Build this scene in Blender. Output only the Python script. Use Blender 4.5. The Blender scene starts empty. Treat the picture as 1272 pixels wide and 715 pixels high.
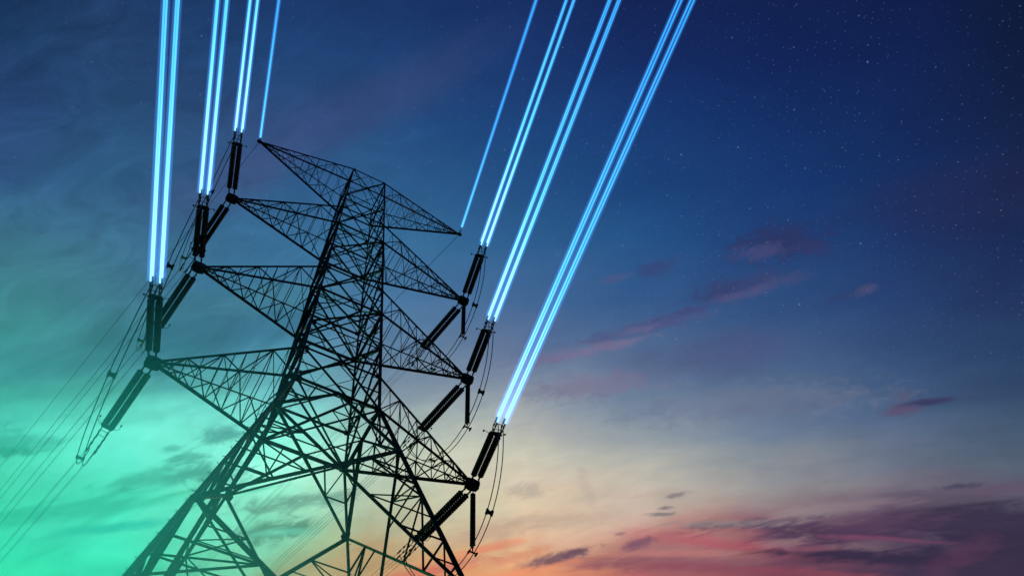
import bpy, bmesh, math, random
from mathutils import Vector, Matrix, Quaternion

rng = random.Random(7)
S = bpy.context.scene
COL = S.collection
H0 = 1.7                       # eye height above the ground

# ------------------------------------------------------------------ camera
RIGHT = Vector((0.8739873, -0.4811670, -0.0680036))
DOWN = Vector((0.3955154, 0.7856469, -0.4757378))
FWD = Vector((0.2823361, 0.3888923, 0.8769544))
cam_d = bpy.data.cameras.new('camera')
cam = bpy.data.objects.new('camera', cam_d)
COL.objects.link(cam)
M = Matrix((RIGHT, -DOWN, -FWD)).transposed().to_4x4()
M.translation = Vector((-8.778, -31.896, H0))
cam.matrix_world = M
cam_d.sensor_width = 36.0
cam_d.lens = 36.0 * 1177.234 / 1272
cam_d.shift_x = 0.00184
cam_d.shift_y = 0.0015
cam_d.clip_end = 5000
S.camera = cam

# ------------------------------------------------------------------ exposure
S.view_settings.view_transform = 'Standard'
S.view_settings.look = 'None'
S.view_settings.exposure = 0
S.view_settings.gamma = 1
S.cycles.use_denoising = True
S.cycles.max_bounces = 4
S.cycles.volume_bounces = 0
S.cycles.volume_step_rate = 1.0

# ------------------------------------------------------------------ node helpers
def lin(c):
    def f(v):
        v /= 255.0
        return v / 12.92 if v <= 0.04045 else ((v + 0.055) / 1.055) ** 2.4
    return (f(c[0]), f(c[1]), f(c[2]), 1.0)

class NT:
    def __init__(self, tree):
        self.t = tree
    def n(self, typ, **kw):
        x = self.t.nodes.new(typ)
        for k, v in kw.items():
            setattr(x, k, v)
        return x
    def link(self, a, b):
        self.t.links.new(a, b)
    def put(self, sock, v):
        if hasattr(v, 'is_output'):
            self.link(v, sock)
        else:
            sock.default_value = v
    def math(self, op, a, b=0.0, c=None, clamp=False):
        x = self.n('ShaderNodeMath', operation=op, use_clamp=clamp)
        self.put(x.inputs[0], a)
        self.put(x.inputs[1], b)
        if c is not None:
            self.put(x.inputs[2], c)
        return x.outputs[0]
    def vmath(self, op, a, b):
        x = self.n('ShaderNodeVectorMath', operation=op)
        self.put(x.inputs[0], a)
        self.put(x.inputs[1], b)
        return x.outputs['Value'] if op == 'DOT_PRODUCT' else x.outputs[0]
    def smooth(self, v, a, b, lo=0.0, hi=1.0):
        x = self.n('ShaderNodeMapRange', interpolation_type='SMOOTHSTEP')
        self.put(x.inputs['Value'], v)
        x.inputs['From Min'].default_value = a
        x.inputs['From Max'].default_value = b
        x.inputs['To Min'].default_value = lo
        x.inputs['To Max'].default_value = hi
        return x.outputs[0]
    def lerp01(self, v, a, b):
        x = self.n('ShaderNodeMapRange')
        self.put(x.inputs['Value'], v)
        x.inputs['From Min'].default_value = a
        x.inputs['From Max'].default_value = b
        return x.outputs[0]
    def mix(self, f, a, b, blend='MIX'):
        x = self.n('ShaderNodeMix', data_type='RGBA', blend_type=blend)
        self.put(x.inputs[0], f)
        self.put(x.inputs[6], a)
        self.put(x.inputs[7], b)
        return x.outputs[2]
    def xyz(self, x_, y_, z_=0.0):
        x = self.n('ShaderNodeCombineXYZ')
        self.put(x.inputs[0], x_); self.put(x.inputs[1], y_); self.put(x.inputs[2], z_)
        return x.outputs[0]
    def noise(self, vec, scale, detail=5.0, rough=0.55, dist=0.0):
        x = self.n('ShaderNodeTexNoise')
        self.put(x.inputs['Vector'], vec)
        x.inputs['Scale'].default_value = scale
        x.inputs['Detail'].default_value = detail
        x.inputs['Roughness'].default_value = rough
        x.inputs['Distortion'].default_value = dist
        return x.outputs['Fac']

# ------------------------------------------------------------------ sky (world)
# direction of the afterglow: the low sun stands behind the tower, to the right
SUN_AZ = math.radians(49.0)    # from +Y towards +X
SUN_EL = math.radians(3.0)
world = bpy.data.worlds.new('World')
S.world = world
world.use_nodes = True
wt = world.node_tree
wt.nodes.clear()
W = NT(wt)
gen = W.n('ShaderNodeTexCoord').outputs['Generated']
# dusk sky described in its own fixed frame of world directions
# (e: along the cloud streets, n: across them towards the zenith side)
SE, SN = tuple(RIGHT), tuple(-DOWN)
e0 = W.vmath('DOT_PRODUCT', gen, SE)
n0 = W.vmath('DOT_PRODUCT', gen, SN)

def sky_e(px):
    a = (px - 634) / 1177.0
    return a / math.sqrt(1 + a * a + 0.02)
def sky_n(py):
    b = (359 - py) / 1177.0
    return b / math.sqrt(1 + b * b + 0.05)
def sky_en(px, py):
    a = (px - 634) / 1177.0; b = (359 - py) / 1177.0
    k = math.sqrt(1 + a * a + b * b)
    return a / k, b / k

# streaky cloud layer bends the colour bands
q = W.xyz(W.math('MULTIPLY_ADD', n0, 0.25, e0), W.math('MULTIPLY_ADD', e0, -0.22, n0))
q1 = W.vmath('MULTIPLY', q, (3.0, 13.0, 1.0))
nz1 = W.noise(q1, 1.0, 6.0, 0.55, 0.6)
q2 = W.vmath('MULTIPLY', q, (5.0, 7.0, 1.0))
nz2 = W.noise(q2, 1.3, 5.0, 0.55, 0.3)
q3 = W.vmath('MULTIPLY', q, (13.0, 52.0, 1.0))
nz3 = W.noise(q3, 1.0, 6.0, 0.6, 0.8)
low = W.smooth(n0, 0.05, -0.25)                       # stronger streaks low down
amp = W.math('MULTIPLY_ADD', low, 0.075, 0.035)
n1 = W.math('ADD', n0, W.math('MULTIPLY', W.math('SUBTRACT', nz1, 0.5), amp))
e1 = W.math('ADD', e0, W.math('MULTIPLY', W.math('SUBTRACT', nz2, 0.5), 0.12))

ROWS = [0, 80, 150, 230, 300, 370, 430, 480, 510, 540, 570, 600, 630, 660, 690, 715]
GRID = {
    10:   [(24,50,91), (31,62,102), (40,70,118), (50,90,136), (65,119,145), (67,128,139), (71,151,149), (85,185,172), (101,228,207), (119,265,233), (114,274,227), (108,280,224), (98,303,244), (95,316,246), (99,321,235), (118,348,232)],
    150:  [(31,56,97), (37,68,110), (39,76,117), (49,92,130), (60,108,141), (68,120,145), (65,123,139), (86,173,165), (115,234,210), (133,269,241), (129,279,247), (112,280,235), (108,292,243), (97,304,243), (89,300,239), (96,311,245)],
    330:  [(29,60,110), (33,70,119), (49,78,125), (49,92,138), (57,108,147), (65,124,160), (80,147,171), (102,179,188), (129,227,220), (152,266,241), (166,277,247), (187,289,254), (164,258,220), (146,234,193), (158,219,171), (168,191,144)],
    470:  [(27,54,106), (33,68,119), (39,78,128), (47,94,141), (59,112,154), (76,122,162), (94,130,162), (120,144,164), (140,160,170), (164,186,182), (178,203,190), (185,206,187), (181,200,175), (174,184,153), (186,166,124), (206,160,110)],
    640:  [(24,48,102), (27,58,113), (29,68,123), (37,82,134), (47,96,145), (68,106,152), (100,120,154), (132,146,166), (154,164,172), (180,182,176), (208,202,182), (220,204,180), (226,206,176), (228,192,158), (230,180,136), (238,162,114)],
    790:  [(20,37,87), (22,46,102), (24,58,115), (29,70,125), (37,82,135), (54,92,142), (82,108,146), (104,126,154), (124,140,160), (148,158,166), (172,176,172), (196,188,174), (202,178,162), (204,156,142), (166,106,112), (178,100,102)],
    960:  [(17,33,80), (18,38,91), (20,46,100), (24,56,112), (32,66,120), (46,78,128), (64,92,134), (84,108,142), (98,118,148), (114,130,152), (132,142,152), (150,148,150), (156,138,140), (136,80,98), (106,66,88), (124,64,80)],
    1110: [(16,30,73), (17,34,82), (19,40,89), (22,48,100), (30,56,109), (40,66,116), (52,78,122), (68,92,128), (80,102,134), (94,110,136), (108,116,136), (122,116,128), (100,82,104), (68,55,80), (62,51,76), (92,56,80)],
    1265: [(13,25,52), (15,28,61), (18,32,69), (22,38,78), (26,44,86), (34,54,95), (42,66,102), (54,76,108), (64,86,112), (76,94,116), (88,98,116), (90,84,104), (66,56,80), (56,46,70), (54,44,66), (52,42,62)],
}
cols = sorted(GRID)
def col_ramp(px):
    r = W.n('ShaderNodeValToRGB')
    lo, hi = sky_n(760), sky_n(-40)
    W.link(W.lerp01(n1, lo, hi), r.inputs[0])
    cr = r.color_ramp
    cr.interpolation = 'EASE'
    cr.interpolation = 'LINEAR'
    pts = [((sky_n(y) - lo) / (hi - lo), lin(c)) for y, c in zip(ROWS, GRID[px])]
    pts.sort(key=lambda t: t[0])
    while len(cr.elements) < len(pts):
        cr.elements.new(0.5)
    for el, (p, c) in zip(cr.elements, pts):
        el.position = p
    for el, (p, c) in zip(cr.elements, pts):
        el.position = p; el.color = c
    return r.outputs[0]
base = col_ramp(cols[0])
for a, b in zip(cols[:-1], cols[1:]):
    base = W.mix(W.lerp01(e1, sky_e(a), sky_e(b)), base, col_ramp(b))

# single clouds: (px, py, half length, half width, tilt deg, colour, strength, raggedness, grain)
qc = W.vmath('MULTIPLY', q, (44.0, 92.0, 1.0))
gr_a = W.noise(qc, 1.0, 8.0, 0.62, 0.9)               # ragged
qs = W.vmath('MULTIPLY', q, (22.0, 120.0, 1.0))
gr_s = W.noise(qs, 1.0, 8.0, 0.6, 0.7)                # streaky
def cloud(base, px, py, L, Wd, tilt, colr, strength, rag, nz):
    ce, cn = sky_en(px, py)
    t = math.radians(tilt)
    de = W.math('SUBTRACT', e0, ce)
    dn = W.math('SUBTRACT', n0, cn)
    c, s = math.cos(t), math.sin(t)
    u = W.math('ADD', W.math('MULTIPLY', de, c * 1177 / L), W.math('MULTIPLY', dn, s * 1177 / L))
    v = W.math('ADD', W.math('MULTIPLY', de, -s * 1177 / Wd), W.math('MULTIPLY', dn, c * 1177 / Wd))
    r2 = W.math('ADD', W.math('MULTIPLY', u, u), W.math('MULTIPLY', v, v))
    g = W.math('POWER', 2.718, W.math('MULTIPLY', r2, -0.8))
    val = W.math('MULTIPLY_ADD', W.math('SUBTRACT', nz, 0.5), rag * 1.35, g)
    m = W.smooth(val, 0.15, 1.0)
    m = W.math('MULTIPLY', m, W.smooth(g, 0.02, 0.3))
    m = W.math('MULTIPLY', m, strength, clamp=True)
    return W.mix(m, base, lin(colr))
A, T = gr_a, gr_s
CL = [
    # faint rose veils high up
    (440, 140, 200, 34, 27, (62, 74, 124), .45, .8, nz2),
    (300, 225, 90, 30, 27, (72, 88, 132), .4, .8, nz2),
    (1190, 240, 130, 40, 10, (38, 42, 82), .4, .8, nz2),
    (735, 478, 80, 16, 6, (124, 118, 146), .7, 1.6, A),
    (700, 440, 70, 8, 12, (110, 112, 150), .7, 1.6, A),
    (880, 440, 110, 26, 8, (74, 84, 128), .6, 1.2, nz2),
    (930, 500, 140, 22, 6, (112, 118, 142), .5, 1.6, A),
    # mauve clouds right of the wires
    (968, 302, 52, 22, 4, (44, 54, 100), .95, 1.5, A),
    (944, 313, 30, 10, 6, (70, 76, 122), .75, 1.5, A),
    (1010, 308, 26, 9, 0, (50, 58, 104), .7, 1.5, A),
    (912, 357, 62, 13, 16, (56, 66, 112), .85, 1.5, A),
    (920, 366, 44, 6, 16, (84, 84, 126), .7, 1.5, A),
    (980, 347, 26, 8, 12, (66, 76, 118), .7, 1.5, A),
    (815, 402, 80, 9, 16, (76, 84, 130), .85, 1.5, A),
    (745, 432, 70, 6, 14, (120, 112, 146), .7, 1.5, A),
    (860, 385, 40, 6, 16, (62, 74, 122), .8, 1.5, A),
    (790, 410, 26, 5, 12, (102, 102, 142), .7, 1.5, A),
    (818, 333, 24, 10, 22, (54, 72, 122), .9, 1.4, A),
    (762, 346, 20, 5, 16, (72, 90, 136), .8, 1.5, A),
    (1074, 359, 13, 6, 20, (74, 78, 118), .85, 1.4, A),
    (1050, 366, 20, 5, 20, (50, 68, 114), .7, 1.4, A),
    (1122, 507, 22, 8, 14, (90, 80, 110), 1.0, 1.2, A),
    (1156, 498, 34, 4.5, 11, (58, 62, 98), 1.0, 1.1, A),
    (1122, 492, 12, 7, 30, (88, 92, 120), .7, 1.5, A),
    # small dark wisps over the afterglow
    (840, 614, 13, 3, 16, (124, 118, 124), .7, 1.5, A),
    (826, 630, 10, 2.5, 10, (112, 106, 114), .75, 1.5, A),
    (818, 638, 20, 2.5, 3, (118, 112, 118), .75, 1.6, A),
    (655, 608, 24, 9, 8, (172, 164, 154), .6, 1.5, A),
    (730, 606, 8, 22, 20, (186, 172, 158), .5, 1.4, A),
    (930, 650, 80, 5, 3, (138, 134, 138), .7, 1.5, T),
    # red band and purple bank near the sunset
    (860, 668, 86, 9, -2, (186, 98, 108), .5, 1.3, T),
    (905, 676, 60, 6, -3, (172, 84, 98), .5, 1.3, T),
    (790, 698, 130, 9, 2, (140, 88, 100), .75, 1.5, T),
    (840, 686, 80, 4, 3, (196, 124, 118), .5, 1.5, T),
    (1040, 662, 120, 12, 3, (74, 54, 82), .95, 1.5, T),
    (1120, 648, 150, 10, 6, (88, 62, 90), .8, 1.5, T),
    (1230, 655, 80, 30, 10, (54, 47, 72), .9, 1.2, T),
    (1010, 682, 30, 3, 5, (150, 92, 112), .8, 1.5, T),
    (1090, 668, 70, 3, 2, (122, 72, 100), .8, 1.6, T),
    (1080, 690, 120, 8, 3, (52, 44, 70), .95, 1.3, T),
    (1160, 684, 16, 7, 10, (54, 46, 72), .9, 1.3, A),
    (1190, 692, 46, 12, 35, (96, 58, 86), .45, 1.4, A),
    (960, 708, 160, 5, 1, (146, 74, 90), .6, 1.5, T),
    (1215, 610, 90, 7, 9, (98, 84, 106), .8, 1.5, T),
    (1190, 603, 22, 3, 12, (74, 72, 96), .9, 1.4, A),
    (1040, 628, 90, 6, 8, (150, 132, 138), .4, 1.6, T),
    (690, 692, 40, 6, 16, (126, 92, 102), .95, 1.5, A),
    (720, 684, 22, 5, 18, (112, 82, 98), .95, 1.4, A),
    (790, 675, 22, 6, 18, (124, 84, 104), .95, 1.4, A),
    (770, 662, 10, 3, 6, (150, 112, 118), .8, 1.5, A),
    (690, 645, 60, 8, 3, (196, 174, 154), .7, 1.5, T),
    # left: grey-green cloud over a luminous green-teal glow
    (150, 425, 190, 36, 12, (70, 132, 144), .9, 1.1, nz2),
    (300, 400, 110, 40, 8, (58, 112, 140), .8, 1.1, nz2),
    (330, 372, 70, 16, 6, (74, 134, 158), .5, 1.4, A),
    (278, 540, 26, 11, 5, (78, 150, 146), .8, 1.5, A),
    (20, 546, 40, 12, -12, (62, 166, 146), .6, 1.6, A),
    (10, 560, 20, 6, -6, (58, 164, 138), .8, 1.6, A),
    (215, 556, 14, 5, 5, (96, 196, 176), .8, 1.6, A),
    (238, 568, 20, 8, 12, (90, 186, 166), .8, 1.7, A),
    (200, 592, 60, 14, 5, (82, 186, 156), .7, 1.5, A),
    (262, 590, 46, 14, 0, (84, 168, 146), .8, 1.5, A),
    (340, 658, 50, 12, 3, (92, 142, 116), .9, 1.5, A),
    (150, 654, 60, 6, 1, (64, 232, 204), .8, 1.0, T),
    (350, 660, 40, 5, 0, (120, 226, 196), .6, 1.4, T),
    (370, 622, 70, 10, 4, (104, 152, 134), .8, 1.5, A),
    (120, 628, 150, 12, 2, (62, 196, 154), .6, 1.4, T),
    (440, 700, 60, 22, 4, (186, 158, 116), .7, 1.2, nz2),
    (560, 700, 60, 7, 8, (206, 138, 112), .8, 1.5, A),
    (610, 660, 60, 9, 10, (200, 168, 146), .7, 1.5, A),
    (600, 682, 60, 5, 14, (232, 134, 104), .7, 1.6, T),
    (520, 712, 70, 6, 8, (214, 118, 100), .7, 1.6, T),
    (660, 708, 60, 5, 10, (240, 150, 112), .7, 1.6, T),
    (640, 690, 50, 6, 12, (214, 140, 112), .7, 1.5, A),
]
for c in CL:
    base = cloud(base, *c)
# fine streaks through everything
fine = W.math('MULTIPLY_ADD', W.math('SUBTRACT', nz3, 0.5), W.math('MULTIPLY_ADD', low, 0.28, 0.04), 1.0)
base = W.mix(1.0, base, fine, 'MULTIPLY')
qv = W.vmath('MULTIPLY', W.xyz(W.math('MULTIPLY_ADD', n0, 0.8, e0), W.math('MULTIPLY_ADD', e0, -0.5, n0)), (9.0, 20.0, 1.0))
veil = W.noise(qv, 1.0, 9.0, 0.62, 1.2)
left = W.smooth(e0, 0.05, -0.45)
veil = W.math('MULTIPLY_ADD', W.math('SUBTRACT', veil, 0.5), W.math('MULTIPLY_ADD', left, 0.95, 0.24), 1.0)
base = W.mix(1.0, base, veil, 'MULTIPLY')

# stars: denser on the dark side, gone in the afterglow
q0 = W.xyz(e0, n0)
def stars(scale, size, gate, gain):
    v = W.n('ShaderNodeTexVoronoi', feature='F1', voronoi_dimensions='2D')
    W.link(q0, v.inputs['Vector'])
    v.inputs['Scale'].default_value = scale
    d = W.smooth(v.outputs['Distance'], size * scale, size * scale * 0.2)
    sep = W.n('ShaderNodeSeparateColor')
    W.link(v.outputs['Color'], sep.inputs[0])
    b = W.math('POWER', W.smooth(sep.outputs[0], gate, 1.0), 2.0)
    return W.math('MULTIPLY', W.math('MULTIPLY', d, b), gain)
dark = W.smooth(n0, -0.22, 0.08)
side = W.math('MULTIPLY_ADD', W.smooth(e0, -0.2, 0.3), 0.55, 0.45)
fade = W.math('MULTIPLY', W.math('MULTIPLY', dark, side), W.smooth(W.noise(q0, 7.0, 3.0, 0.6), 0.32, 0.62, 0.35, 1.0))
st = W.math('ADD', W.math('ADD', stars(130, 0.0008, 0.1, 0.11), stars(61, 0.0009, 0.3, 0.20)), stars(17, 0.0011, 0.2, 0.36))
st = W.math('MULTIPLY', st, fade)
base = W.mix(1.0, base, W.mix(1.0, lin((190, 205, 255)), st, 'MULTIPLY'), 'ADD')

nish = W.n('ShaderNodeTexSky', sky_type='NISHITA')
nish.sun_disc = False
nish.sun_elevation = SUN_EL
nish.sun_rotation = SUN_AZ
bg1 = W.n('ShaderNodeBackground'); W.link(nish.outputs[0], bg1.inputs[0]); bg1.inputs[1].default_value = 0.0015
bg2 = W.n('ShaderNodeBackground'); W.link(base, bg2.inputs[0]); bg2.inputs[1].default_value = 0.97
add = W.n('ShaderNodeAddShader'); W.link(bg1.outputs[0], add.inputs[0]); W.link(bg2.outputs[0], add.inputs[1])
out = W.n('ShaderNodeOutputWorld'); W.link(add.outputs[0], out.inputs[0])
world.cycles.sampling_method = 'MANUAL'
world.cycles.sample_map_resolution = 512

# ------------------------------------------------------------------ sun (already on the horizon)
sun_d = bpy.data.lights.new('sun', 'SUN')
sun_d.energy = 0.5
sun_d.angle = math.radians(0.5)
sun_d.color = (1.0, 0.62, 0.36)
sun = bpy.data.objects.new('sun', sun_d)
COL.objects.link(sun)
sdir = Vector((math.sin(SUN_AZ) * math.cos(SUN_EL), math.cos(SUN_AZ) * math.cos(SUN_EL), math.sin(SUN_EL)))
sun.rotation_euler = (-sdir).to_track_quat('-Z', 'Y').to_euler()

# ------------------------------------------------------------------ materials
def mat(name, color, rough=0.6, metal=0.0, var=0.3, scale=3.0, bump=0.0, spec=0.2):
    m = bpy.data.materials.new(name)
    m.use_nodes = True
    t = NT(m.node_tree)
    b = m.node_tree.nodes['Principled BSDF']
    co = t.n('ShaderNodeTexCoord').outputs['Object']
    nz = t.noise(co, scale, 6.0, 0.6)
    nz_b = t.noise(co, scale * 9, 4.0, 0.6)
    dk = tuple(v * (1 - var) for v in color) + (1,)
    lt = tuple(v * (1 + var) for v in color) + (1,)
    c = t.mix(t.smooth(nz, 0.3, 0.7), dk, lt)
    t.link(c, b.inputs['Base Color'])
    t.link(t.smooth(nz_b, 0.2, 0.8, rough - 0.12, rough + 0.12), b.inputs['Roughness'])
    b.inputs['Metallic'].default_value = metal
    b.inputs['Specular IOR Level'].default_value = spec
    if bump:
        bp = t.n('ShaderNodeBump')
        bp.inputs['Strength'].default_value = bump
        t.link(nz_b, bp.inputs['Height'])
        t.link(bp.outputs[0], b.inputs['Normal'])
    return m
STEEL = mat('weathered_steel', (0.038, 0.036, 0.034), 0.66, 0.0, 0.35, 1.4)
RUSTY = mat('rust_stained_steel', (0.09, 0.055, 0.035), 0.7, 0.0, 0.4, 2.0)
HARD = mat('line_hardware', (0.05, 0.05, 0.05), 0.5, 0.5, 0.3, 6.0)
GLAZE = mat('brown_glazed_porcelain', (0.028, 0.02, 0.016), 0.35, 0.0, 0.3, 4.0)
CABLE = mat('aluminium_cable', (0.06, 0.06, 0.062), 0.55, 0.3, 0.2, 8.0)
CONC = mat('concrete', (0.3, 0.29, 0.27), 0.9, 0.0, 0.2, 2.0, 0.3)
SOIL = mat('dry_field', (0.045, 0.05, 0.025), 0.95, 0.0, 0.5, 0.08, 0.5)

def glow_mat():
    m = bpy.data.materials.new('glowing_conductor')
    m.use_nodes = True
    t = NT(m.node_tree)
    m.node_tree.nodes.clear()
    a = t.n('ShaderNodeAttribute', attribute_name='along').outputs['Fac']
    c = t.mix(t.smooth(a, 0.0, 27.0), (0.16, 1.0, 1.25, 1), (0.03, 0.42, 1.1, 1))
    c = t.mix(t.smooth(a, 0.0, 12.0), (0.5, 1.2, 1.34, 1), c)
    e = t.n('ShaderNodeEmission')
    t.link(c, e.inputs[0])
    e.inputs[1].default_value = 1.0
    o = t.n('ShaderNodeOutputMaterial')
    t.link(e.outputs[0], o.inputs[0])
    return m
GLOW = glow_mat()
def halo_mat():  # emissive volume added around each wire to imitate its soft glow
    m = bpy.data.materials.new('blue_glow_volume')
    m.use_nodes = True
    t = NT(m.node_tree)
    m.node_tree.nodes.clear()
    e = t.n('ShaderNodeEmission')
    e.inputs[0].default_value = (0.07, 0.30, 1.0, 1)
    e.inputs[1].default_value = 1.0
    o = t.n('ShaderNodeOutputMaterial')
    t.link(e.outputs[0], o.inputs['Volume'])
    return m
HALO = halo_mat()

# ------------------------------------------------------------------ mesh helpers
class MB:
    def __init__(self):
        self.v = []; self.f = []; self.along = []
    def add(self, vs, fs):
        b = len(self.v)
        self.v += [tuple(v) for v in vs]
        self.f += [tuple(b + i for i in f) for f in fs]
    def angle(self, p, q, s, ref, jit=0.006, flip=False):
        """rolled steel angle from p to q, flange width s, heel towards ref"""
        p = Vector(p); q = Vector(q)
        d = q - p
        if d.length < 1e-4:
            return
        d.normalize()
        r = Vector(ref)
        r = r - d * r.dot(d)
        if r.length < 1e-3:
            r = d.orthogonal()
        r.normalize()
        r = Quaternion(d, math.radians(45 if not flip else -45) + rng.uniform(-.03, .03)) @ r
        u = r; w = d.cross(u)
        s *= 1.14
        th = max(s * 0.14, 0.012)
        off = Vector((rng.uniform(-jit, jit), rng.uniform(-jit, jit), rng.uniform(-jit, jit)))
        h = s * 0.35
        prof = [(0, 0), (-s, 0), (-s, -th), (-th, -th), (-th, -s), (0, -s)]
        prof = [(a + h, b + h) for a, b in prof]
        A = [p + off + u * a + w * b for a, b in prof]
        B = [q + off + u * a + w * b for a, b in prof]
        fs = [(i, (i + 1) % 6, 6 + (i + 1) % 6, 6 + i) for i in range(6)]
        fs += [(0, 3, 2, 1), (0, 5, 4, 3), (6, 7, 8, 9), (6, 9, 10, 11)]
        self.add(A + B, fs)
    def plate(self, c, u, v, n, t, sides=6, shape=None):
        c = Vector(c); u = Vector(u); v = Vector(v); n = Vector(n).normalized()
        if shape is None:
            shape = [(math.cos(2 * math.pi * i / sides + .3), math.sin(2 * math.pi * i / sides + .3)) for i in range(sides)]
        k = len(shape)
        A = [c + u * a + v * b - n * t / 2 for a, b in shape]
        B = [c + u * a + v * b + n * t / 2 for a, b in shape]
        fs = [(i, (i + 1) % k, k + (i + 1) % k, k + i) for i in range(k)]
        fs += [tuple(range(k - 1, -1, -1)), tuple(range(k, 2 * k))]
        self.add(A + B, fs)
    def box(self, c, x, y, z):
        c = Vector(c); x = Vector(x); y = Vector(y); z = Vector(z)
        vs = [c + x * i + y * j + z * k for i in (-1, 1) for j in (-1, 1) for k in (-1, 1)]
        self.add(vs, [(0, 1, 3, 2), (4, 6, 7, 5), (0, 4, 5, 1), (2, 3, 7, 6), (0, 2, 6, 4), (1, 5, 7, 3)])
    def tube(self, pts, r, n=8, caps=True, along0=None):
        pts = [Vector(p) for p in pts]
        b = len(self.v)
        prev = None
        L = 0.0
        for i, p in enumerate(pts):
            if i:
                L += (p - pts[i - 1]).length
            d = (pts[min(i + 1, len(pts) - 1)] - pts[max(i - 1, 0)]).normalized()
            if prev is None:
                u = d.orthogonal().normalized()
            else:
                u = (prev - d * prev.dot(d)).normalized()
            prev = u
            w = d.cross(u)
            rr = r[i] if isinstance(r, (list, tuple)) else r
            for k in range(n):
                a = 2 * math.pi * k / n
                self.v.append(tuple(p + (u * math.cos(a) + w * math.sin(a)) * rr))
                if along0 is not None:
                    self.along.append(along0 + L)
        for i in range(len(pts) - 1):
            for k in range(n):
                k2 = (k + 1) % n
                self.f.append((b + i * n + k, b + i * n + k2, b + (i + 1) * n + k2, b + (i + 1) * n + k))
        if caps:
            self.f.append(tuple(b + k for k in range(n - 1, -1, -1)))
            e = b + (len(pts) - 1) * n
            self.f.append(tuple(e + k for k in range(n)))
    def lathe(self, p, d, prof, n=12):
        """revolve [(distance along d, radius)] about the line p + t d"""
        d = Vector(d).normalized(); p = Vector(p)
        self.tube([p + d * t for t, _ in prof], [max(r, .001) for _, r in prof], n)
    def mesh(self, name, smooth=False):
        me = bpy.data.meshes.new(name)
        me.from_pydata(self.v, [], self.f)
        if self.along:
            at = me.attributes.new('along', 'FLOAT', 'POINT')
            at.data.foreach_set('value', self.along)
        if smooth:
            me.polygons.foreach_set('use_smooth', [True] * len(me.polygons))
        me.update()
        return me
    def obj(self, name, material, parent=None, smooth=False, origin=None):
        if origin is not None:
            o3 = Vector(origin)
            self.v = [tuple(Vector(v) - o3) for v in self.v]
        me = self.mesh(name, smooth)
        me.materials.append(material)
        o = bpy.data.objects.new(name, me)
        COL.objects.link(o)
        if origin is not None:
            o.location = origin
        if parent:
            o.parent = parent
        return o

def thing(name, label, cat, loc=(0, 0, 0), group=None):
    o = bpy.data.objects.new(name, None)
    COL.objects.link(o)
    o.empty_display_size = 0.5
    o.location = loc
    o['label'] = label; o['category'] = cat
    if group:
        o['group'] = group
    return o

# ------------------------------------------------------------------ ground
g = MB()
N = 40
def gh(x, y):
    return -0.02 + 0.0 * x + (max(0, y - 80) ** 1.35) * 0.02
xs = [(-1 + 2 * i / N) for i in range(N + 1)]
xs = [math.copysign(abs(t) ** 2.2, t) * 3000 for t in xs]
for y in xs:
    for x in xs:
        far = min(1, max(0, (y - 80) / 900))
        g.v.append((x, y, 110 * far * far * (3 - 2 * far)))
for j in range(N):
    for i in range(N):
        a = j * (N + 1) + i
        g.f.append((a, a + 1, a + N + 2, a + N + 1))
ground = g.obj('ground', SOIL, smooth=True)
ground['kind'] = 'structure'

# ------------------------------------------------------------------ lattice tower
Z = lambda z: z + H0
ASP = 0.953
LB, LT_, MBt, MTt, UB, UT, EB, ET = (43.95, 47.243, 54.935, 58.268, 66.111, 69.419, 75.362, 78.45)
LEVEL_A, LEVEL_B = LB - 4.25, LB - 15.0
LEVEL_C, LEVEL_D = LB - 30.0, -H0 + 0.5
def hw(z):
    return 2.5 - 0.0294 * (z - LB) if z >= LB else 2.5 + 0.23 * (LB - z)
def corner(sx, sy, z):
    h = hw(z)
    return Vector((sx * h, sy * h * ASP, Z(z)))
CORN = [(-1, -1), (1, -1), (1, 1), (-1, 1)]
FACES = [(CORN[i], CORN[(i + 1) % 4]) for i in range(4)]
FN = [Vector((0, -1, 0)), Vector((1, 0, 0)), Vector((0, 1, 0)), Vector((-1, 0, 0))]

tower = thing('lattice_tower', 'tall dark steel lattice tower with six tapering crossarms and two top arms', 'transmission tower')

def lp(a, b, t):
    return a + (b - a) * t

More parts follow.
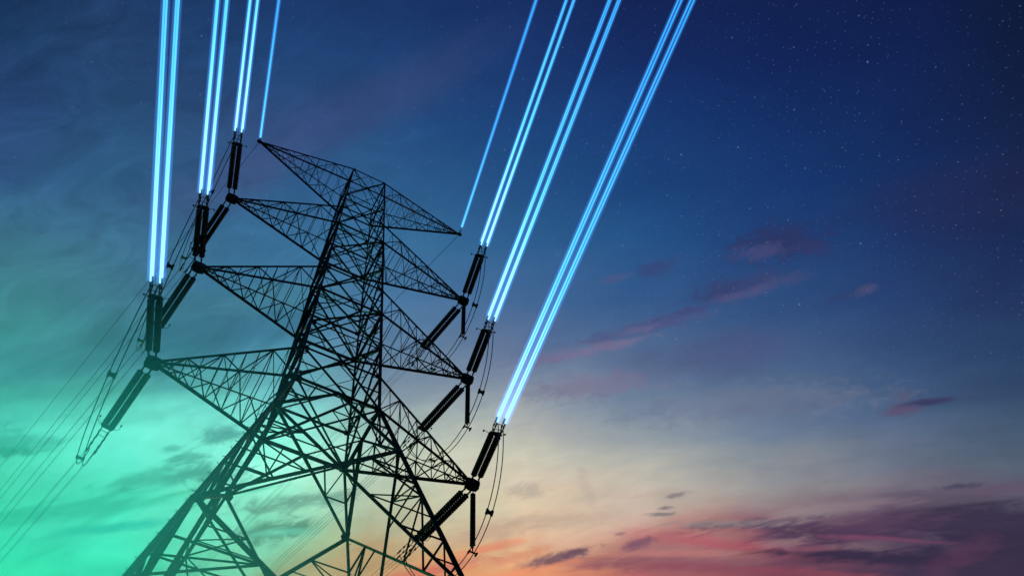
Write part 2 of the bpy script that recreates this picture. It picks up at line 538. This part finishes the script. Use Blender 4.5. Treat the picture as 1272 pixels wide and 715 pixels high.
# legs
bolt_me = None
for ci, (sx, sy) in enumerate(CORN):
    m = MB()
    outw = Vector((sx, sy, 0))
    segs = [LEVEL_D, LEVEL_C, LEVEL_B, LEVEL_A, LB, LT_, 50.4, MBt, MTt, 61.4, UB, UT, 72.4, EB, ET]
    for a, b in zip(segs[:-1], segs[1:]):
        s = (0.19 if b <= LEVEL_B else 0.15) if b <= LB else (0.13 if b <= MBt else (0.115 if b <= UB else 0.085))
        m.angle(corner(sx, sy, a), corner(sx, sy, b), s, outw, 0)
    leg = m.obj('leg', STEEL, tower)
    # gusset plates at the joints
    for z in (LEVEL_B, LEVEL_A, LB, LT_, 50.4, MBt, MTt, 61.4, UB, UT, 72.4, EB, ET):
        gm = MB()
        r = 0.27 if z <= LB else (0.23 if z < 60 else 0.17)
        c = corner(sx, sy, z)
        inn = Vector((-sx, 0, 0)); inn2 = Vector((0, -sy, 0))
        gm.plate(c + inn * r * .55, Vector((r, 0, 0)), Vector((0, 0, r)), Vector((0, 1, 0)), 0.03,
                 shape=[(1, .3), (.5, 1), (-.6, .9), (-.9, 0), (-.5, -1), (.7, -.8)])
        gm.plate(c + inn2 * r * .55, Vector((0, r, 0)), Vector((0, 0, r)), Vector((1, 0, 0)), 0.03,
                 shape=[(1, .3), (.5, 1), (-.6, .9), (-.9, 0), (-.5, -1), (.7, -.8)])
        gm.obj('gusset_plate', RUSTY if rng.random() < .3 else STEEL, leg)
    if ci in (0, 2):
        z = LEVEL_C
        k = 0
        while z < LB + 6:
            if bolt_me is None:
                bm_ = MB()
                bm_.tube([(0, 0, 0), (-.13, -.04, 0), (-.14, -.04, .025)], 0.016, 6)
                bolt_me = bm_.mesh('step_bolt'); bolt_me.materials.append(STEEL)
            bo = bpy.data.objects.new('step_bolt', bolt_me)
            COL.objects.link(bo)
            bo.parent = leg
            bo.location = corner(sx, sy, z) + outw * 0.09
            bo.rotation_euler = (0, 0, (0 if ci == 0 else math.pi) + (0.5 if k % 2 else -0.5))
            z += 0.85
            k += 1
    f = MB()
    cb = corner(sx, sy, LEVEL_D)
    f.lathe((cb.x, cb.y, -0.6), (0, 0, 1), [(0, .9), (.95, .8), (1.02, .72), (1.02, .01)], 20)
    f.obj('footing', CONC, tower)

# face bracing ------------------------------------------------------
def x_panel(fi, z0, z1, s, red=1):
    (a, b), nrm = FACES[fi], FN[fi]
    m = MB()
    A0, B0, A1, B1 = corner(*a, z0), corner(*b, z0), corner(*a, z1), corner(*b, z1)
    o = nrm * 0.03
    m.angle(A0 + o, B1 + o, s, nrm)
    m.angle(B0 - o, A1 - o, s, -nrm, flip=True)
    w0, w1 = (B0 - A0).length, (B1 - A1).length
    t = w0 / (w0 + w1)
    X = lp(A0, B1, t)
    ss = s * 0.5
    if red:
        zc = z0 + (z1 - z0) * t
        for P0, P1, cr in ((A0, A1, a), (B0, B1, b)):
            lm = corner(*cr, zc)
            qlo, qhi = lp(P0, X, .5), lp(P1, X, .5)
            llo, lhi = corner(*cr, z0 + (zc - z0) * .5), corner(*cr, zc + (z1 - zc) * .5)
            m.angle(lhi, qhi, ss, nrm)
            m.angle(llo, qlo, ss, nrm)
            m.angle(lm, qhi, ss, nrm)
            if red > 1:
                m.angle(lm, qlo, ss, nrm)
                q2, l2 = lp(P0, X, .25), corner(*cr, z0 + (zc - z0) * .25)
                m.angle(l2, q2, ss * .8, nrm); m.angle(llo, q2, ss * .8, nrm)
                q3, l3 = lp(P0, X, .75), corner(*cr, z0 + (zc - z0) * .75)
                m.angle(l3, q3, ss * .8, nrm); m.angle(lm, q3, ss * .8, nrm)
                q4 = lp(P1, X, .75); l4 = corner(*cr, zc + (z1 - zc) * .25)
                m.angle(l4, q4, ss * .8, nrm); m.angle(l4, qhi, ss * .8, nrm)
    m.plate(X, Vector((b[0] - a[0], (b[1] - a[1]), 0)).normalized() * .17, Vector((0, 0, .2)), nrm, .03)
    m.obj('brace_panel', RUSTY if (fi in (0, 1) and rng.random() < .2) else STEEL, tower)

PANELS = [(LB, 50.4, .125), (50.4, MBt, .12), (MBt, 61.4, .115), (61.4, UB, .11), (UB, 72.4, .09), (72.4, ET, .075)]
for fi in range(4):
    for z0, z1, s in PANELS:
        x_panel(fi, z0, z1, s, 1)
    x_panel(fi, LEVEL_B, LEVEL_A, .15, 2)
    x_panel(fi, LEVEL_C, LEVEL_B, .18, 2)
    x_panel(fi, LEVEL_D + .5, LEVEL_C, .26, 2)
    # chevron under the waist
    (a, b), nrm = FACES[fi], FN[fi]
    m = MB()
    mid = (corner(*a, LB) + corner(*b, LB)) / 2
    for cr in (a, b):
        e = corner(*cr, LEVEL_A)
        m.angle(mid, e, .15, nrm)
        q = lp(mid, e, .5)
        m.angle(q, corner(*cr, (LB + LEVEL_A) / 2), .075, nrm)
        m.angle(q, corner(*cr, LB), .075, nrm)
        m.angle(q, lp(corner(*cr, LB), mid, .5), .09, nrm)
    m.plate(mid, Vector((b[0] - a[0], b[1] - a[1], 0)).normalized() * .2, Vector((0, 0, .2)), nrm, .03)
    m.obj('brace_panel', STEEL, tower)

# horizontal belts with plan bracing ---------------------------------
def belt(z, s, plan=True, cross=True):
    m = MB()
    for (a, b), nrm in zip(FACES, FN):
        m.angle(corner(*a, z), corner(*b, z), s, nrm + Vector((0, 0, -.6)))
    if plan:
        mids = [(corner(*a, z) + corner(*b, z)) / 2 for a, b in FACES]
        for i in range(4):
            m.angle(mids[i] + Vector((0, 0, .02)), mids[(i + 1) % 4] + Vector((0, 0, .02)), s * .55, (0, 0, -1))
    if cross:
        m.angle(corner(-1, -1, z) + Vector((0, 0, .05)), corner(1, 1, z) + Vector((0, 0, .05)), s * .7, (0, 0, -1))
        m.angle(corner(1, -1, z) - Vector((0, 0, .05)), corner(-1, 1, z) - Vector((0, 0, .05)), s * .7, (0, 0, -1))
    m.obj('belt_frame', STEEL, tower)
belt(LB, .15); belt(LT_, .11, False, False); belt(50.4, .07, True, False)
belt(MBt, .13); belt(MTt, .1, False, False); belt(61.4, .065, True, False)
belt(UB, .12); belt(UT, .09, False, False); belt(72.4, .06, True, False)
belt(EB, .085, True, False); belt(ET, .08)
m = MB()
for cr in CORN[:2]:
    m.angle(corner(*cr, LEVEL_A), corner(-cr[0], -cr[1], LEVEL_A), .11, (0, 0, -1))
m.obj('plan_brace', STEEL, tower)
m = MB()
m.angle(corner(-1, -1, LEVEL_B), corner(1, 1, LEVEL_B), .1, (0, 0, -1))
m.angle(corner(1, -1, LEVEL_B), corner(-1, 1, LEVEL_B), .1, (0, 0, 1))
m.obj('plan_brace', STEEL, tower)

# crossarms -----------------------------------------------------------
ARMS = []
def crossarm(sx, L, zb, zt, ztip, sc, n):
    tip = Vector((sx * L, 0, Z(ztip)))
    NTp, NBp = corner(sx, -1, zt), corner(sx, -1, zb)
    FTp, FBp = corner(sx, 1, zt), corner(sx, 1, zb)
    t_end = 0.945
    # cross frames are the arm's own mesh
    tt = [0]
    step = 1.0
    for i in range(n):
        tt.append(tt[-1] + step); step *= 0.84
    tt = [t / tt[-1] * t_end for t in tt]
    P = lambda R, t: lp(R, tip, t)
    # the arm's own mesh: the stacked plates of its tip
    pm = MB()
    if n == 7:
        shp = [(.62, .0), (.5, .36), (-.2, .46), (-.8, .34), (-.8, -.34), (-.2, -.46), (.5, -.36)]
        pm.plate(tip + Vector((0, 0, -.20)), Vector((sx * .6, 0, 0)), Vector((0, .72, 0)), Vector((0, 0, 1)), .07, shape=shp)
        pm.plate(tip + Vector((0, 0, .16)), Vector((sx * .6, 0, 0)), Vector((0, .66, 0)), Vector((0, 0, 1)), .07, shape=shp)
        pm.box(tip + Vector((sx * -.05, 0, -.02)), (.36, 0, 0), (0, .30, 0), (0, 0, .17))
    else:
        pm.plate(tip, Vector((sx * .26, 0, 0)), Vector((0, .16, 0)), Vector((0, 0, 1)), .12, 6)
    arm = pm.obj('crossarm', STEEL, tower)
    for t in tt[1:-1]:
        fr = MB()
        a, b, c, d = P(NTp, t), P(FTp, t), P(FBp, t), P(NBp, t)
        for p, q_, rf in ((a, b, (0, 0, 1)), (b, c, (0, 1, 0)), (c, d, (0, 0, -1)), (d, a, (0, -1, 0))):
            fr.angle(p, q_, .055 * sc, rf)
        fr.obj('cross_frame', STEEL, arm)
    for R, s, rf in ((NTp, .085, (0, -1, 1)), (FTp, .085, (0, 1, 1)), (NBp, .145, (0, -1, -1)), (FBp, .13, (0, 1, -1))):
        cm = MB()
        cm.angle(R, P(R, t_end + .03), s * max(sc, .85), rf, 0)
        cm.obj('chord', STEEL, arm)
    def lace(R1, R2, s, rf, ph):
        lm = MB()
        for i in range(len(tt) - 1):
            a, b = (R1, R2) if (i + ph) % 2 else (R2, R1)
            lm.angle(P(a, tt[i]), P(b, tt[i + 1]), s * sc, rf)
            if tt[i + 1] - tt[i] > .14:           # redundants in the long bays
                mid = (P(a, tt[i]) + P(b, tt[i + 1])) / 2
                tm = (tt[i] + tt[i + 1]) / 2
                lm.angle(mid, P(a, tm), s * .6 * sc, rf)
                lm.angle(mid, P(b, tm), s * .6 * sc, rf)
        lm.obj('lacing', STEEL, arm)
    lace(NTp, NBp, .065, (0, -1, 0), 0)
    lace(FTp, FBp, .065, (0, 1, 0), 0)
    lace(NBp, FBp, .07, (0, 0, -1), 1)
    lace(NTp, FTp, .05, (0, 0, 1), 0)
    return tip, arm
TIP = {}
for sx, side in ((-1, 'left'), (1, 'right')):
    for L, zb, zt, ztip, nm, sc, n in ((9.68, LB, LT_, 43.80, 'lower', 1.0, 7), (9.71, MBt, MTt, 54.95, 'middle', .95, 7), (9.71, UB, UT, 66.11, 'upper', .9, 7)):
        tip, arm = crossarm(sx, L, zb, zt, ztip, sc, n)
        TIP[side, nm] = tip
    tip, arm = crossarm(sx, 9.60, EB, ET, 78.53, .7, 8)
    TIP[side, 'top'] = tip

# ------------------------------------------------------------------ insulator strings
NEAR = Vector((-.21860632, -.94416489, -.24650341)).normalized()
FARS = Vector((-.13797289, .98552066, .09855207)).normalized()
FARW = Vector((-.21480849, .97192087, .09605794)).normalized()
def frame(d):
    u = d.cross(Vector((0, 0, 1))).normalized()
    return u, u.cross(d).normalized()
def ins_profile(t0, t1, r, pitch):
    n = int(round((t1 - t0) / pitch))
    p = [(t0 - .08, .02), (t0 - .06, .06), (t0, .06)]
    for i in range(n):
        a = t0 + i * pitch
        p += [(a + pitch * .05, .05), (a + pitch * .25, r * .82), (a + pitch * .45, r), (a + pitch * .58, r * .97), (a + pitch * .66, .06), (a + pitch * .95, .05)]
    p += [(t1, .06), (t1 + .07, .055), (t1 + .1, .02)]
    return p
PH = {}
proto = {}
def tension_string(kind, d, end_ins, end_hw):
    """two parallel strings of discs along +X, hardware at both ends; returns list of (name, mesh, parent index)"""
    parts = []
    hs = .2
    rad = .19 if kind == 'near' else .195
    for s in (-1, 1):
        m = MB()
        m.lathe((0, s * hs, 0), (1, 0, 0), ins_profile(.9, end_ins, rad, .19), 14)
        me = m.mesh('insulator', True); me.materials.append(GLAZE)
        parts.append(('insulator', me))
    for s in (-1, 1):
        m = MB()
        m.tube([(.12, s * .2, 0), (.5, s * hs, .0), (.92, s * hs, 0)], .03, 8)
        for x in (.36, .6, .8):
            m.box((x, s * hs * .98, 0), (.06, 0, 0), (0, .05, 0), (0, 0, .045))
        me = m.mesh('link'); me.materials.append(HARD)
        parts.append(('link', me))
    m = MB()
    x = end_ins + .2
    m.plate((x, 0, 0), Vector((.16, 0, 0)), Vector((0, .4, 0)), Vector((0, 0, 1)), .05,
            shape=[(-1, .7), (-.6, 1), (.2, .9), (1, .75), (1, -.75), (.2, -.9), (-.6, -1), (-1, -.7)])
    me = m.mesh('yoke_plate'); me.materials.append(HARD)
    parts.append(('yoke_plate', me))
    m = MB()
    for s in (-1, 1):
        for zz in (-.2, .2):
            m.tube([(x + .1, s * .24, 0), (x + .35, s * .23, zz), (end_hw, s * .225, zz)], .022, 6)
            for kx in (.3, .62, .85):
                xx = x + .2 + (end_hw - x - .2) * kx
                m.box((xx, s * .226, zz), (.09, 0, 0), (0, .04, 0), (0, 0, .04))
            m.lathe((end_hw - .35, s * .225, zz), (1, 0, 0), [(0, .025), (.02, .05), (.3, .05), (.38, .03)], 8)
        m.tube([(x + .4, s * .24, -.22), (x + .4, s * .24, .22)], .02, 6)
    m.tube([(x + .62, -.24, 0.2), (x + .62, .24, 0.2)], .02, 6)
    m.tube([(x + .62, -.24, -0.2), (x + .62, .24, -0.2)], .02, 6)
    me = m.mesh('dead_end_clamp'); me.materials.append(HARD)
    parts.append(('dead_end_clamp', me))
    for s in (-1, 1):
        m = MB()                                  # arcing horn: curved rod and ball
        pts = [(x - .02, s * .36, 0), (x, s * .52, .05), (x - .05, s * .62, .16), (x - .22, s * .62, .26)]
        m.tube(pts, .016, 6)
        m.lathe((x - .24, s * .62, .2), (0, 0, 1), [(0, .01), (.03, .05), (.07, .06), (.11, .05), (.14, .01)], 8)
        me = m.mesh('arcing_horn'); me.materials.append(HARD)
        parts.append(('arcing_horn', me))
    return parts
proto['near'] = tension_string('near', NEAR, 4.7, 6.15)
proto['far'] = tension_string('far', FARS, 5.45, 7.8)
def place_string(kind, side, nm, d):
    u, w = frame(d)
    Mx = Matrix((d, u, w)).transposed().to_4x4()
    Mx.translation = TIP[side, nm]
    where = 'up to the glowing wires' if kind == 'near' else 'down behind it'
    t = thing('insulator_string', 'double insulator string on the %s %s crossarm tip, reaching %s' % (side, nm, where),
              'insulator string', group='double tension insulator strings on the crossarm tips')
    t.matrix_world = Mx
    for name, me in proto[kind]:
        o = bpy.data.objects.new(name, me)
        COL.objects.link(o)
        o.parent = t
for side in ('left', 'right'):
    for nm in ('lower', 'middle', 'upper'):
        place_string('near', side, nm, NEAR)
        place_string('far', side, nm, FARS)

# suspension insulators carrying the jumpers on the right
m = MB()
m.lathe((0, 0, 0), (0, 0, -1), ins_profile(.85, 5.3, .165, .19), 14)
sus_ins = m.mesh('insulator', True); sus_ins.materials.append(GLAZE)
m = MB()
m.tube([(0, 0, -.15), (0, 0, -.82)], .025, 6)
m.box((0, 0, -.35), (.05, 0, 0), (0, .05, 0), (0, 0, .1))
sus_link = m.mesh('link'); sus_link.materials.append(HARD)
m = MB()
m.tube([(0, 0, -5.35), (0, 0, -5.68)], .035, 6)
m.box((0, 0, -5.68), (.24, 0, 0), (0, .04, 0), (0, 0, .03))
for s in (-1, 1):
    m.lathe((s * .225, -.16, -5.74), (0, 1, 0), [(0, .03), (.05, .06), (.27, .06), (.32, .03)], 10)
sus_clamp = m.mesh('suspension_clamp'); sus_clamp.materials.append(HARD)
SWING = Vector((-.12, -.0, 0))
for nm in ('lower', 'middle', 'upper'):
    t = thing('suspension_insulator', 'single insulator hanging straight down from the right %s crossarm tip' % nm,
              'suspension insulator', TIP['right', nm], 'single insulators hanging under the right crossarms')
    t.rotation_euler = (0, math.radians(2.5), 0)
    for n_, me in (('insulator', sus_ins), ('link', sus_link), ('suspension_clamp', sus_clamp)):
        o = bpy.data.objects.new(n_, me); COL.objects.link(o); o.parent = t

# ------------------------------------------------------------------ jumpers
def bez(p0, p1, p2, p3, n):
    r = []
    for i in range(n + 1):
        t = i / n; s = 1 - t
        r.append(p0 * s ** 3 + p1 * 3 * s * s * t + p2 * 3 * s * t * t + p3 * t ** 3)
    return r
for side in ('left', 'right'):
    for nm in ('lower', 'middle', 'upper'):
        tip = TIP[side, nm]
        a = tip + NEAR * 5.9 + Vector((0, 0, -.25))
        b = tip + FARS * 7.5 + Vector((0, 0, -.25))
        depth = tip.z - 5.85
        # cubic whose mid point lies at the given depth
        mid_z = (a.z + b.z) / 2
        dz = (depth - mid_z) / .75
        c1 = lp(a, b, .16); c1.z = a.z + dz
        c2 = lp(a, b, .84); c2.z = b.z + dz
        out_ = Vector((1.0 if side == 'right' else -.1, 0, 0))
        c1 += out_; c2 += out_
        t = thing('jumper_loop', 'slack twin cable jumper looping below the %s %s crossarm tip' % (side, nm), 'jumper cable',
                  group='slack jumper loops under the crossarm tips')
        for s in (-1, 1):
            o_ = Vector((s * .15, 0, 0))
            mm = MB()
            mm.tube([p + o_ for p in bez(a, c1, c2, b, 40)], .027, 6)
            mm.obj('cable', CABLE, t, True)
        pts = bez(a, c1, c2, b, 100)
        for k in ((28, 66) if side == 'left' else (27, 73)):
            p = pts[k]; d = (pts[k + 1] - pts[k - 1]).normalized()
            sm = MB()
            w_ = d.cross(Vector((1, 0, 0))).normalized()
            u_ = Vector((1, 0, 0))
            sm.box(p, u_ * .2, w_ * .045, d * .1)
            for s in (-1, 1):
                sm.box(p + u_ * s * .15, u_ * .06, w_ * .065, d * .16)
            sm.obj('spacer', HARD, t)

# ------------------------------------------------------------------ conductors
def taper(pts, r0, r1):
    return [r0 + (r1 - r0) * min(1.0, (p - pts[0]).length / 28.0) for p in pts]
def wire_pts(p0, d, off, first, length):
    """straight under tension near the tower, easing into its sag"""
    pts = []
    for i in range(25):
        s = first + (length - first) * (i / 24) ** 1.6
        x = max(0, s - 45)
        pts.append(p0 + d * s + off + Vector((0, 0, 1)) * x * x * 0.0012)
    return pts
for side in ('left', 'right'):
    for nm in ('lower', 'middle', 'upper'):
        tip = TIP[side, nm]
        u, w = frame(NEAR)
        t = thing('conductor_bundle', 'glowing cyan bundle of wires rising from the insulators of the %s %s crossarm' % (side, nm), 'power line',
                  group='glowing conductor bundles')
        for su in (-1, 1):
            for sw in (-1, 1):
                off = u * su * .225 + w * sw * .2
                mm = MB()
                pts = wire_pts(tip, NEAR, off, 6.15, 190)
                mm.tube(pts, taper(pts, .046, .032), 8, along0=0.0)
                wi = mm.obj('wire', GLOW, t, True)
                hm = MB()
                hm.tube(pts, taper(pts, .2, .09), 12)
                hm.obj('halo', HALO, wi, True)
        u, w = frame(FARW)
        t = thing('conductor_bundle', 'thin dark unlit wires running far back from the %s %s crossarm' % (side, nm), 'power line',
                  group='dark conductor bundles behind the tower')
        for su in (-1, 1):
            for sw in (-1, 1):
                off = u * su * .225 + w * sw * .2
                mm = MB()
                mm.tube(wire_pts(tip + FARS * 7.7, FARW, off, 0, 300), .010, 6)
                mm.obj('wire', CABLE, t, True)
    tip = TIP[side, 'top']
    t = thing('earth_wire', 'single glowing cyan earth wire rising from the %s top arm tip' % side, 'power line', group='glowing earth wires')
    mm = MB()
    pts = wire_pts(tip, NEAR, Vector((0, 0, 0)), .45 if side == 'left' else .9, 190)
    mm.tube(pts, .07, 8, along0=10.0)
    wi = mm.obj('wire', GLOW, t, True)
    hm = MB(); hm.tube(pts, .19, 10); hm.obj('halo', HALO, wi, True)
    cm = MB(); cm.tube([tip, tip + NEAR * .5], .05, 6); cm.obj('clamp', HARD, t)
    mm = MB()
    mm.tube(wire_pts(tip, FARW, Vector((0, 0, 0)), .1, 300), .02, 6)
    o = mm.obj('earth_wire', CABLE, None, True)
    o['label'] = 'thin dark earth wire running back from the %s top arm tip' % side
    o['category'] = 'power line'; o['group'] = 'dark earth wires behind the tower'

# ------------------------------------------------------------------ floating ball of mist, added to tint the lower left teal
def haze_mat():
    m = bpy.data.materials.new('teal_tint_mist')
    m.use_nodes = True
    t = NT(m.node_tree)
    m.node_tree.nodes.clear()
    co = t.n('ShaderNodeTexCoord').outputs['Object']
    r = t.n('ShaderNodeVectorMath', operation='LENGTH'); t.link(co, r.inputs[0])
    d = t.math('POWER', t.smooth(r.outputs['Value'], 1.0, 0.0), 1.15)
    v = t.n('ShaderNodeVolumePrincipled')
    v.inputs['Color'].default_value = (0.22, 0.97, 1.0, 1)
    v.inputs['Anisotropy'].default_value = 0.88
    t.link(t.math('MULTIPLY', d, 0.14), v.inputs['Density'])
    o = t.n('ShaderNodeOutputMaterial')
    t.link(v.outputs[0], o.inputs['Volume'])
    return m
bm_ = bmesh.new()
bmesh.ops.create_icosphere(bm_, subdivisions=3, radius=1.0)
me = bpy.data.meshes.new('haze'); bm_.to_mesh(me); bm_.free()
me.materials.append(haze_mat())
hz = bpy.data.objects.new('haze', me)
COL.objects.link(hz)
hz['kind'] = 'stuff'
hdir = (FWD + RIGHT * ((-40 - 634) / 1177) + DOWN * ((830 - 359) / 1177)).normalized()
hz.location = Vector((-8.778, -31.896, H0)) + hdir * 26
hz.scale = (11.4, 11.4, 11.4)
